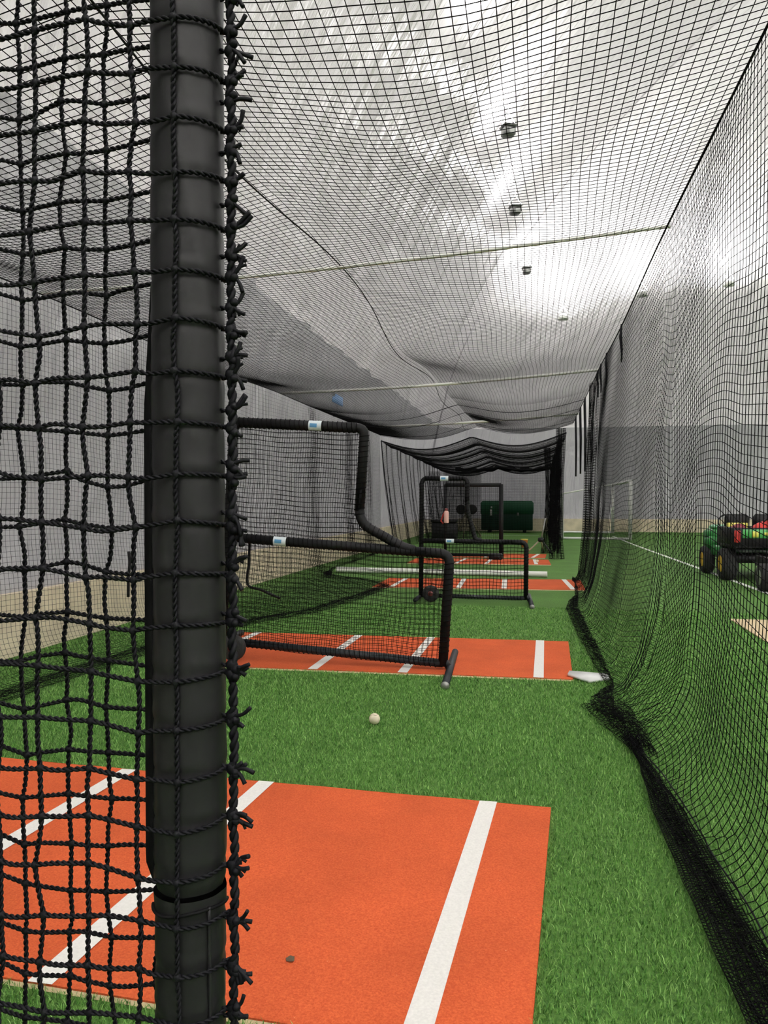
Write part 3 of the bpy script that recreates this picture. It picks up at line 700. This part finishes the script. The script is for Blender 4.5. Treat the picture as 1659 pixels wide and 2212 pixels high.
# ------------------------------------------------------------------ L-shaped protective screens
def l_screen(label, loc, rot, W, H, hs, xt, zt1, xd, R, wheel_r, wheel_z, cell=.044, lab_x=(.62, .75), strip_foot=True):
    t = thing('pitching_screen', label, 'screen', loc, rot, 'black padded L-shaped screens')
    def part(name, f, mt='pad', parent=t, smooth=True):
        m = MB(); f(m); return m.build(name, M[mt], parent, smooth)
    part('right_post', lambda m: m.tube(rounded([(0, 0, .05), (0, 0, hs), (-.30, 0, hs)], .09), R, 14))
    part('middle_bar', lambda m: m.tube([(-.2, 0, hs), (-W, 0, hs)], R, 14))
    part('diagonal_bar', lambda m: m.tube(rounded([(-xd+.10, 0, hs+.01), (-xd, 0, hs+.03), (-xt, 0, zt1), (-xt, 0, zt1+.3)], .12), R, 14))
    part('tall_post', lambda m: m.tube(rounded([(-xt, 0, zt1+.1), (-xt, 0, H), (-xt-.3, 0, H)], .07), R, 14))
    part('top_bar', lambda m: m.tube([(-xt-.08, 0, H), (-W+.04, 0, H)], R*1.08, 14))
    part('left_post', lambda m: m.tube(rounded([(-W, 0, .05), (-W, 0, H), (-W+.3, 0, H)], .09), R, 14))
    part('bottom_bar', lambda m: m.tube([(0, 0, .07), (-W, 0, .07)], R*.85, 12), 'bare')
    part('foot', lambda m: (m.tube([(.095, -.63, .035), (.035, .72, .035)], .032, 12), m.tube([(.06, 0, .03), (0, 0, .12)], .03, 10)), 'bare')
    part('foot_cap', lambda m: m.ball((.095, -.635, .033), (.036, .022, .033)), 'steel')
    part('left_foot', lambda m: m.tube([(-W-.02, -.45, .05), (-W-.02, .55, .05)], .03, 12), 'bare')
    wc = (-W+.165, -.13, wheel_z)
    w = part('wheel', lambda m: m.lathe([(.0, -.035), (wheel_r*.7, -.035), (wheel_r*.95, -.028), (wheel_r, -.01), (wheel_r, .01), (wheel_r*.95, .028), (wheel_r*.7, .035), (.0, .035)], wc, 22, 'y'), 'tyre')
    part('hub', lambda m: m.lathe([(0, -.045), (wheel_r*.30, -.045), (wheel_r*.33, -.03), (wheel_r*.33, .03), (wheel_r*.30, .045), (0, .045)], wc, 14, 'y'), 'redhub', w)
    # doubled netting stretched over the frame
    for yy in (-R*.8, R*.8):
        m = MB()
        xs_ = np.arange(-W+.02, -.01, cell)
        for x in xs_:
            top = hs if x > -xd else (H if x < -xt else hs+(zt1-hs)*((-x-xd)/(xt-xd)))
            z = np.linspace(.06, top, 24); s = np.sin(PI*np.linspace(0, 1, 24))
            m.strands(np.column_stack([x+.006*np.sin(z*9+x*7), yy+.05*s*math.sin((x+W)/W*PI)*(1 if yy > 0 else .5), z])[None], .0023)
        for z in np.arange(.05, H, cell):
            xr = 0 if z < hs else (-xd-(xt-xd)*(z-hs)/(zt1-hs) if z < zt1 else -xt)
            x = np.linspace(-W, xr, 30); s = np.sin(PI*np.linspace(0, 1, 30))
            m.strands(np.column_stack([x, yy+.05*s*math.sin(PI*min(1, z/H))*(1 if yy > 0 else .5), z+.006*np.sin(x*11+z*5)-.012*s])[None], .0023)
        m.build('netting', M['net'], t)
    m = MB()   # lacing wound round the bars
    def lace(a, b, r):
        a, b = np.array(a, float), np.array(b, float); L_ = np.linalg.norm(b-a); n = int(L_/.044); T = (b-a)/L_; N = np.array([0, 1.0, 0]); B = np.cross(T, N)
        s = np.linspace(0, 1, n*10+1); ph = s*n*2*PI
        m.strands((a+(b-a)*s[:, None]+r*(np.cos(ph)[:, None]*N+np.sin(ph)[:, None]*B))[None], .0035, 4)
    k = R+.003
    lace((0, 0, .15), (0, 0, hs-.06), k); lace((-.05, 0, hs), (-W, 0, hs), k); lace((-xt, 0, zt1+.05), (-xt, 0, H-.05), k); lace((-xt-.04, 0, H), (-W+.04, 0, H), R*1.08+.003); lace((-W, 0, .15), (-W, 0, H-.05), k); lace((-xd, 0, hs+.03), (-xt, 0, zt1), k); lace((-.05, 0, .07), (-W+.05, 0, .07), R*.85+.003)
    m.build('lacing', M['net'], t)
    for (f, z, rr_) in ((lab_x[0], H, R*1.08), (lab_x[1], hs, R)):
        x = -W*f; th_ = np.linspace(-PI*.5-1.0, -PI*.5+1.0, 10)
        m = MB(); V = []
        for xx in (x-.055, x+.055): V += [(xx, (rr_+.006)*math.sin(a), z+(rr_+.006)*math.cos(a)) for a in th_+PI*.5+0*th_]
        V = []
        for xx in (x-.06, x+.06):
            for a in th_: V.append((xx, (rr_+.006)*math.sin(a), z+(rr_+.006)*math.cos(a)))
        n = len(th_); m.add(V, [(i, i+1, n+i+1, n+i) for i in range(n-1)]); lb = m.build('label', M['label'], t); lb['label'] = 'small white label'
        m = MB(); V = []
        for xx in (x-.045, x+.02):
            for a in th_[3:7]: V.append((xx, (rr_+.0075)*math.sin(a), z+(rr_+.0075)*math.cos(a)))
        n = 4; m.add(V, [(i, i+1, n+i+1, n+i) for i in range(n-1)]); m.build('label_print', M['labelblue'], lb)
    return t
ls = l_screen('nearest black L-shaped screen standing on the second orange mat', (-.805, 6.76, .0), (0, math.radians(3.6), 0), 2.06, 2.09, 1.03, .83, 1.25, .42, .043, .12, .045)
m = MB(); m.tube(smoothpath([(-1.87, .07, 1.02), (-1.87, .08, .80), (-1.87, .08, .60), (-1.74, .10, .555), (-1.56, .12, .49)], 24), .013, 8); m.build('hanging_strap', M['black'], ls)
l_screen('second black L-shaped screen, farther down the cage before the third orange mat', (-.15, 11.47, 0), (0, math.radians(.4), 0), 1.54, 1.81, .885, .865, 1.36, .74, .034, .122, .115, cell=.05, lab_x=(.78, .72))
# small square screen by the farthest mats
t = thing('square_screen', 'small square black net screen standing far down the cage', 'screen', (-.88, 19.9, 0))
def part(t, name, f, mt, smooth=True, parent=None):
    m = MB(); f(m); return m.build(name, M[mt], parent or t, smooth)
part(t, 'right_post', lambda m: m.tube([(0, 0, .02), (0, 0, 1.9)], .055, 12), 'pad')
part(t, 'left_post', lambda m: m.tube([(-1.42, 0, .02), (-1.42, 0, 1.9)], .04, 12), 'pad')
part(t, 'top_bar', lambda m: m.tube([(.0, 0, 1.88), (-1.42, 0, 1.88)], .05, 12), 'pad')
part(t, 'bottom_bar', lambda m: m.tube([(.0, 0, .10), (-1.42, 0, .10)], .04, 12), 'pad')
for x in (0, -1.42): part(t, 'foot', lambda m: m.tube([(x, -.5, .035), (x, .5, .035)], .035, 10), 'bare')
def sqn(m):
    x = np.arange(-1.40, 0, .05); z = np.arange(.1, 1.88, .05); A, B = np.meshgrid(x, z, indexing='ij'); net_from_grid(m, np.stack([A, 0*A, B], -1), .003)
part(t, 'netting', sqn, 'net')
part(t, 'counterweight', lambda m: m.box((-.12, -.35, .09), (.34, .22, .16), bev=.03), 'black')
# thing hung on the second screen's frame
t = thing('water_bottle', 'small red and white bottle hanging on the second L-shaped screen', 'bottle', (-1.30, 11.38, 1.16))
part(t, 'body', lambda m: m.lathe([(0, 0), (.032, 0), (.036, .01), (.036, .15), (.03, .17), (.018, .185)], seg=14), 'pinkwhite')
part(t, 'cap', lambda m: m.lathe([(.02, .182), (.024, .185), (.024, .215), (.0, .22)], seg=12), 'redhub')
part(t, 'strap', lambda m: m.tube([(.0, 0, .2), (-.05, .03, .12), (-.085, .05, .03), (-.05, .04, -.01)], .012, 6), 'red')

# ------------------------------------------------------------------ loose items on the turf
def baseball(label, loc, r=.0365, rot=0):
    t = thing('baseball', label, 'ball', loc, (0, 0, rot), 'baseballs lying on the ground')
    m = MB(); m.ball((0, 0, r), r, 28, 18); m.build('cover', mat_ball, t)
    m = MB(); P = []
    for k in range(121):
        a = k*2*PI/120; B = .44*PI; 
        ph = a; th_ = PI/2-(PI/2-B*.62)*math.cos(2*ph)*1.0
        P.append((r*1.01*math.sin(th_)*math.cos(ph), r*1.01*math.cos(th_), r+r*1.01*math.sin(th_)*math.sin(ph)))
    m.tube(P, .0009, 5, caps=False); s = m.build('stitching', M['redhub'], t); s['label'] = 'thin red stitching'
    return t
mat_ball = mat('cream_leather', (.80, .71, .53), .6, noise=(25, .12))
baseball('cream baseball lying alone on the turf between the two nearest mats', (-1.054, 5.044, .008), rot=.6)
baseball('small white baseball on the fourth orange mat, far down the cage', (.02, 18.75, .018))
# white rubber plate half under the side net
m = MB(); P = np.array([(-.17, -.02), (.0, -.16), (.17, -.03), (.17, .14), (-.15, .12)]); 
V = []; nn = len(P)
for z in (0, .018): V += [(p[0], p[1], z+.02*max(0, -p[0])/.17+.01*max(0, p[0]-.05)) for p in P]
V2 = V
m.add(V2, [(i, (i+1) % nn, nn+(i+1) % nn, nn+i) for i in range(nn)], [(nn, nn+i, nn+i+1) for i in range(1, nn-1)]+[(0, i+1, i) for i in range(1, nn-1)])
o = m.build('home_plate', M['plate'], smooth=False, loc=(.43, 6.70, .004)); tag(o, 'white rubber plate on the turf beside the second mat, half under the right net', 'plate')
# long white pipe
t = thing('pipe', 'long white pipe lying across the turf beyond the third orange mat', 'pipe', (-1.93, 15.5, 0), (0, 0, math.radians(-3.2)))
part(t, 'tube', lambda m: (m.tube([(-2.14, 0, .058), (2.14, 0, .058)], .056, 20, caps=False), m.lathe([(.056, -2.14), (.045, -2.14), (.045, -2.0)], (0, 0, .058), 20, 'x'), m.lathe([(.056, 2.14), (.045, 2.14), (.045, 2.0)], (0, 0, .058), 20, 'x')), 'pipe')
part(t, 'coupling', lambda m: m.lathe([(.056, -.07), (.061, -.068), (.061, .068), (.056, .07)], (.35, 0, .058), 20, 'x'), 'pipe')
# strap hanging against the left wall
m = MB(); m.tube(smoothpath([(-4.66, 8.31, .90), (-4.65, 8.31, .77), (-4.66, 8.30, .58), (-4.67, 8.31, .37)], 16), .018, 8); m.tube([(-4.66, 8.31, .77), (-4.65, 8.42, .89)], .012, 6)
o = m.build('hanging_strap', M['black']); tag(o, 'short black strap hanging down against the left knee wall', 'strap')
# blue patch on the dome fabric
m = MB(); m.box((0, 0, 0), (.02, .95, .22), bev=.006); o = m.build('wall_patch', M['blue'], loc=(-4.58, 17.7, 3.85)); tag(o, 'small blue patch on the grey band of the left dome wall', 'patch')

# ------------------------------------------------------------------ far equipment
t = thing('equipment_box', 'big dark green equipment box at the far end of the dome', 'box', (-1.34, 36.6, 0))
part(t, 'body', lambda m: m.box((0, 0, .70), (2.34, .85, 1.20), bev=.03), 'green_box_low')
part(t, 'lid', lambda m: (m.box((0, 0, 1.12), (2.42, .92, .58), bev=.05), m.box((0, 0, 1.43), (2.30, .8, .06), bev=.02)), 'green_box')
for sx in (-.8, .8): part(t, 'runner', lambda m: m.box((sx, 0, .05), (.16, .8, .1)), 'black')
lb = part(t, 'label', lambda m: (m.box((-.72, -.47, .92), (.10, .012, .30)), m.box((-.70, -.47, 1.16), (.07, .012, .08))), 'white'); lb['label'] = 'small white vertical label'
part(t, 'latch', lambda m: m.box((.5, -.47, .85), (.08, .03, .14), bev=.01), 'steel')
t = thing('storage_chest', 'low black storage chest beside the left net, seen through the screens', 'chest', (-3.2, 27.5, 0))
part(t, 'body', lambda m: m.box((0, 0, .40), (.85, .7, .62), bev=.04), 'black')
part(t, 'lid', lambda m: m.box((0, 0, .76), (.9, .75, .12), bev=.03), 'black')
for sx, sy in ((-1, -1), (1, -1), (-1, 1), (1, 1)): part(t, 'leg', lambda m: m.box((sx*.35, sy*.28, .05), (.07, .07, .1)), 'steel')
t = thing('pitching_machine', 'pitching machine with round wheels and tan legs, left of the green box', 'machine', (-2.75, 31.2, 0))
for k in range(3):
    a = k*2*PI/3+.4; part(t, 'leg', lambda m: m.tube([(.05*math.cos(a), .05*math.sin(a), .95), (.62*math.cos(a), .62*math.sin(a), .02)], .03, 8), 'tan')
part(t, 'throwing_wheel', lambda m: m.lathe([(0, -.05), (.15, -.05), (.2, -.03), (.2, .03), (.15, .05), (0, .05)], (-.22, 0, 1.12), 20, 'y'), 'tyre')
part(t, 'throwing_wheel', lambda m: m.lathe([(0, -.05), (.15, -.05), (.2, -.03), (.2, .03), (.15, .05), (0, .05)], (.22, 0, 1.12), 20, 'y'), 'tyre')
part(t, 'motor_housing', lambda m: m.box((0, .1, 1.05), (.55, .22, .22), bev=.03), 'tan')
part(t, 'feed_chute', lambda m: m.tube([(0, .1, 1.12), (0, .6, 1.3)], .05, 10), 'steel')
t = thing('hitting_tee_stand', 'dark tripod stand with slanted pale legs beside the gathered nets', 'stand', (.12, 21.9, 0))
for k, (dx, dy) in enumerate(((-.42, -.25), (.30, -.28), (.08, .45))): part(t, 'leg', lambda m: m.tube([(0, 0, .42), (dx, dy, .02)], .022, 8), 'tan' if k != 1 else 'black')
part(t, 'pole', lambda m: m.tube([(0, 0, .36), (.12, .05, 1.0)], .02, 8), 'steel')
part(t, 'hub', lambda m: m.box((.0, 0, .40), (.16, .16, .12), bev=.02), 'black')
t = thing('ball_bucket', 'small orange bucket on the turf beyond the second L-shaped screen', 'bucket', (-.38, 25.0, 0)); t.scale = (.7, .7, .7)
part(t, 'body', lambda m: m.lathe([(0, 0), (.13, 0), (.16, .34), (.165, .35), (.15, .35), (.12, .02)], seg=18), 'orange')
part(t, 'lid', lambda m: m.lathe([(.168, .34), (.17, .38), (.0, .39)], seg=18), 'decal_y')

# soccer goal
t = thing('soccer_goal', 'white soccer goal frame beyond the right net near the end wall', 'goal', (0, 0, 0))
A, B = (3.43, 30.2), (3.36, 36.3); A2, B2 = (.98, 30.4), (1.0, 36.2)
part(t, 'post', lambda m: m.tube([(*A, .0), (*A, 2.22)], .07, 12), 'white')
part(t, 'post', lambda m: m.tube([(*B, .0), (*B, 2.22)], .07, 12), 'white')
part(t, 'crossbar', lambda m: m.tube([(*A, 2.2), (*B, 2.2)], .065, 12), 'white')
part(t, 'ground_bar', lambda m: m.tube(rounded([(*A, .05), (*A2, .05), (*B2, .05), (*B, .05)], .2), .045, 10), 'white')
part(t, 'rear_stay', lambda m: m.tube([(*A2, .05), (A2[0], A2[1], 1.75), (A[0], A[1], 2.2)], [.035, .03, .02], 8), 'white')
part(t, 'rear_stay', lambda m: m.tube([(*B2, .05), (B2[0], B2[1], 1.75), (B[0], B[1], 2.2)], [.035, .03, .02], 8), 'white')
def gn(m):
    y = np.arange(30.3, 36.2, .12); z = np.arange(.05, 1.75, .12); Y_, Z_ = np.meshgrid(y, z, indexing='ij'); net_from_grid(m, np.stack([1.0+0*Y_, Y_, Z_], -1), .003, 3, 3)
    x = np.arange(1.0, 3.4, .12); X_, Y_ = np.meshgrid(x, y, indexing='ij'); net_from_grid(m, np.stack([X_, Y_, 1.75+.45*(X_-1)/2.4], -1), .003, 3, 3)
part(t, 'netting', gn, 'white')

# ------------------------------------------------------------------ utility vehicle and its trailer
def wheel(t, c, r, w, hub):
    o = part(t, 'wheel', lambda m: m.lathe([(r*.55, -w/2), (r*.9, -w/2), (r*.99, -w*.36), (r, 0), (r*.99, w*.36), (r*.9, w/2), (r*.55, w/2)], c, 26, 'x'), 'tyre')
    part(t, 'hub', lambda m: m.lathe([(0, -w*.42), (r*.3, -w*.45), (r*.58, -w*.48), (r*.58, w*.48), (r*.3, w*.45), (0, w*.42)], c, 20, 'x'), hub, True, o)
t = thing('utility_vehicle', 'green utility vehicle with yellow wheel hubs parked on the turf beyond the right net', 'vehicle', (4.05, 16.2, 0), (0, 0, math.radians(2)))
for sx in (-1, 1):
    wheel(t, (sx*.56, -.62, .30), .30, .25, 'yellow'); wheel(t, (sx*.58, .80, .28), .28, .20, 'yellow')
part(t, 'chassis', lambda m: m.box((0, .1, .42), (.95, 2.1, .16), bev=.04), 'black')
part(t, 'front_hood', lambda m: (m.box((0, 1.02, .72), (1.08, .75, .42), bev=.10), m.box((-.5, .80, .62), (.22, .55, .28), bev=.08), m.box((.5, .80, .62), (.22, .55, .28), bev=.08)), 'gator')
part(t, 'hood_top', lambda m: m.box((-.30, .92, .95), (.36, .30, .08), bev=.03), 'gator_light')
for sx in (-.52, .52): part(t, 'side_panel', lambda m: m.box((sx, .25, .50), (.10, .75, .20), bev=.04), 'gator')
for sx in (-.26, .26):
    part(t, 'seat', lambda m: (m.box((sx, .12, .74), (.44, .42, .14), bev=.04), m.box((sx, -.10, 1.0), (.44, .12, .46), bev=.05, rx=.15)), 'black')
part(t, 'seat_trim', lambda m: m.box((-.26, -.17, 1.0), (.38, .03, .12), bev=.01), 'decal_y')
part(t, 'steering_wheel', lambda m: (m.tube([(-.26+.17*math.cos(a), .52+.06*math.sin(a), 1.05+.15*math.sin(a)) for a in np.linspace(0, 2*PI, 25)], .016, 6, caps=False), m.tube([(-.26, .56, 1.04), (-.26, .75, .85)], .02, 6)), 'black')
bx = part(t, 'cargo_box', lambda m: (m.box((0, -.62, .66), (1.22, 1.0, .08), bev=.02), m.box((-.59, -.62, .84), (.05, 1.0, .32), bev=.015), m.box((.59, -.62, .84), (.05, 1.0, .32), bev=.015), m.box((0, -.14, .84), (1.2, .05, .32), bev=.015)), 'black')
part(t, 'tailgate', lambda m: m.box((0, -1.13, .82), (1.22, .06, .36), bev=.02), 'black')
dc = part(t, 'tailgate_decal', lambda m: m.box((.02, -1.165, .89), (.92, .012, .16), bev=.004), 'decal', True); dc['label'] = 'green decal with yellow marks'
part(t, 'decal_mark', lambda m: (m.box((-.22, -1.174, .88), (.10, .01, .11), bev=.003), m.box((.06, -1.174, .89), (.26, .01, .05), bev=.003)), 'decal_y', True, dc)
part(t, 'tail_light', lambda m: m.box((-.53, -1.17, .84), (.10, .03, .22), bev=.01), 'red')
m_h = part(t, 'hitch', lambda m: m.tube([(0, -1.0, .38), (0, -1.45, .36)], .03, 8), 'black')
t = thing('sports_bag', 'red cloth bag heaped in the cargo box of the utility vehicle', 'bag', (4.20, 15.50, .70))
part(t, 'body', lambda m: (m.ball((.12, 0, .22), (.42, .30, .21), 20, 12), m.ball((.3, -.05, .30), (.24, .22, .16), 14, 9)), 'red')
part(t, 'handle', lambda m: m.tube(smoothpath([(-.1, -.1, .40), (.05, -.12, .50), (.25, -.1, .45)], 12), .02, 6), 'black')
m = MB(); m.ball((0, 0, .16), (.20, .24, .17), 16, 10); m.ball((.05, .05, .26), (.13, .14, .10), 12, 8); o = m.build('sports_bag', M['maroon'], loc=(3.68, 15.55, .70)); tag(o, 'dark maroon bag at the left of the cargo box, beside the red bag', 'bag')
t = thing('trailer', 'low black trailer hitched behind the green utility vehicle', 'trailer', (4.25, 13.6, 0), (0, 0, math.radians(1)))
for sx in (-1, 1): wheel(t, (sx*.58, .1, .23), .23, .17, 'steel')
part(t, 'bed', lambda m: (m.box((0, -.1, .40), (1.05, 1.9, .08), bev=.02), m.box((-.50, -.1, .48), (.04, 1.9, .14), bev=.01), m.box((.50, -.1, .48), (.04, 1.9, .14), bev=.01)), 'black')
part(t, 'drawbar', lambda m: (m.tube([(-.4, .85, .38), (-.12, 1.18, .36)], .025, 8), m.tube([(.4, .85, .38), (-.12, 1.18, .36)], .025, 8)), 'black')
part(t, 'axle', lambda m: m.tube([(-.55, .1, .23), (.55, .1, .23)], .025, 8), 'black')
for k in range(3):
    m = MB(); m.box((0, 0, 0), (.86, 1.5, .065), bev=.008); o = m.build('plywood_board', M['ply'], loc=(4.27+.02*k, 13.5-.04*k, .478+.068*k), smooth=False)
    tag(o, 'pale plywood board on the black trailer, '+('bottom', 'middle', 'topmost')[k]+' of the stack', 'board', 'plywood boards stacked on the trailer')

# ------------------------------------------------------------------ lamps: up-lights hung round the dome edge; unseen ones added overhead as fill
def fixture(label, x, y, z, ztop, pale):
    t = thing('uplight_fixture', label, 'lamp', (x, y, z), (0, 0, random.uniform(-.2, .2)+.3), 'up-lights hanging under the dome')
    if pale: part(t, 'housing', lambda m: m.lathe([(0, -.36), (.34, -.36), (.38, -.30), (.30, -.10), (.20, .02), (.19, .02), (.0, -.1)], seg=20), 'white')
    else: part(t, 'housing', lambda m: (m.box((0, 0, -.24), (.46, .46, .34), bev=.05), m.box((0, 0, -.02), (.56, .56, .10), bev=.03)), 'fixture')
    if not pale: part(t, 'side_plate', lambda m: m.box((.05, -.235, -.24), (.22, .03, .20), bev=.01), 'fixture_pale')
    part(t, 'yoke', lambda m: m.tube([(-.30, 0, -.2), (-.30, 0, .15), (0, 0, .55), (.30, 0, .15), (.30, 0, -.2)], .018 if not pale else .03, 6), 'fixture_pale' if pale else 'fixture')
    part(t, 'hanging_cable', lambda m: m.tube([(0, 0, .55), (0, 0, (ztop-z)/.62)], .012, 6), 'fixture_pale')
    t.scale = (.62, .62, .62)
    return t
def zdome(x, y):
    d = min(x-(CX-HX), (CX+HX)-x, (CY+HY)-y, y-(CY-HY)); d = max(.05, min(19.9, d)); return .55+17.6*math.sqrt(1-((20-d)/20)**2)
def uplight(x, y, z, P, size=.5):
    l = bpy.data.lights.new('uplight_glow', 'AREA'); l.shape = 'DISK'; l.size = size; l.energy = P; l.color = (1, .985, .96)
    o = bpy.data.objects.new('uplight_glow', l); COL.objects.link(o); o.location = (x, y, z); o.rotation_euler = (PI, 0, 0)
    l = bpy.data.lights.new('uplight_spill', 'POINT'); l.shadow_soft_size = .12; l.energy = SPILL; l.color = (1, .985, .96)
    o = bpy.data.objects.new('uplight_spill', l); COL.objects.link(o); o.location = (x, y, z+.16)
LP = 170; SPILL = 80; LP_UNSEEN = 740  # last value: unseen lamps, made stronger than the seen ones to brighten the floor
seen = [(-.70, 19.2, 10.55, 'nearest hanging up-light, dark box under the brightest patch of the dome'), (-.66, 23.9, 10.35, 'second hanging up-light, just below the nearest one in the picture'), (-.40, 30.6, 10.45, 'third hanging up-light in the row down the dome, above the rod'),
        (1.05, 33.0, 9.15, 'small pale up-light hanging over the far end of the cage'), (4.15, 33.0, 9.95, 'pale up-light hanging just right of the cage roof edge'), (7.45, 33.0, 10.2, 'farthest right pale up-light, seen through the right net')]
for k, (x, y, z, lab) in enumerate(seen):
    fixture(lab, x, y, z, zdome(x, y)-.05, k > 2); uplight(x, y, z+.06, LP if k < 3 else 210)
for y in (9.0, 4.0, -1.0, -6.0, -11.0, -16.0): uplight(-.7, y, 10.5, LP_UNSEEN)
uplight(-.7, 14.2, 10.5, LP*1.3)
for x in (11, 15, 19, 23, 27, 30): uplight(x, 33, 10.3, LP)
for y in (26, 18, 10): uplight(30.6, y, 10.4, LP)
for y in (2, -6, -14): uplight(30.6, y, 10.4, LP_UNSEEN)
for x in (6, 13, 20):
    for y in (-12, -5, 2): uplight(x, y, 13.0, LP_UNSEEN)  # added fill: unseen up-lights without bodies, brightening the ceiling above the camera
for x in (4, 11, 18, 25): uplight(x, -17, 10.4, LP_UNSEEN)

# ------------------------------------------------------------------ world and view
w = bpy.data.worlds.new('world'); S.world = w; w.use_nodes = True
w.node_tree.nodes['Background'].inputs[0].default_value = (1, .965, .985, 1); w.node_tree.nodes['Background'].inputs[1].default_value = .72   # overcast daylight outside
S.view_settings.view_transform = 'Standard'; S.view_settings.look = 'None'; S.view_settings.gamma = 1.0; S.view_settings.use_curve_mapping = False
S.view_settings.exposure = 0.42
S.cycles.max_bounces = 10; S.cycles.diffuse_bounces = 7; S.cycles.glossy_bounces = 3; S.cycles.caustics_reflective = False; S.cycles.caustics_refractive = False
S.cycles.use_denoising = True; S.cycles.sample_clamp_indirect = 6.0
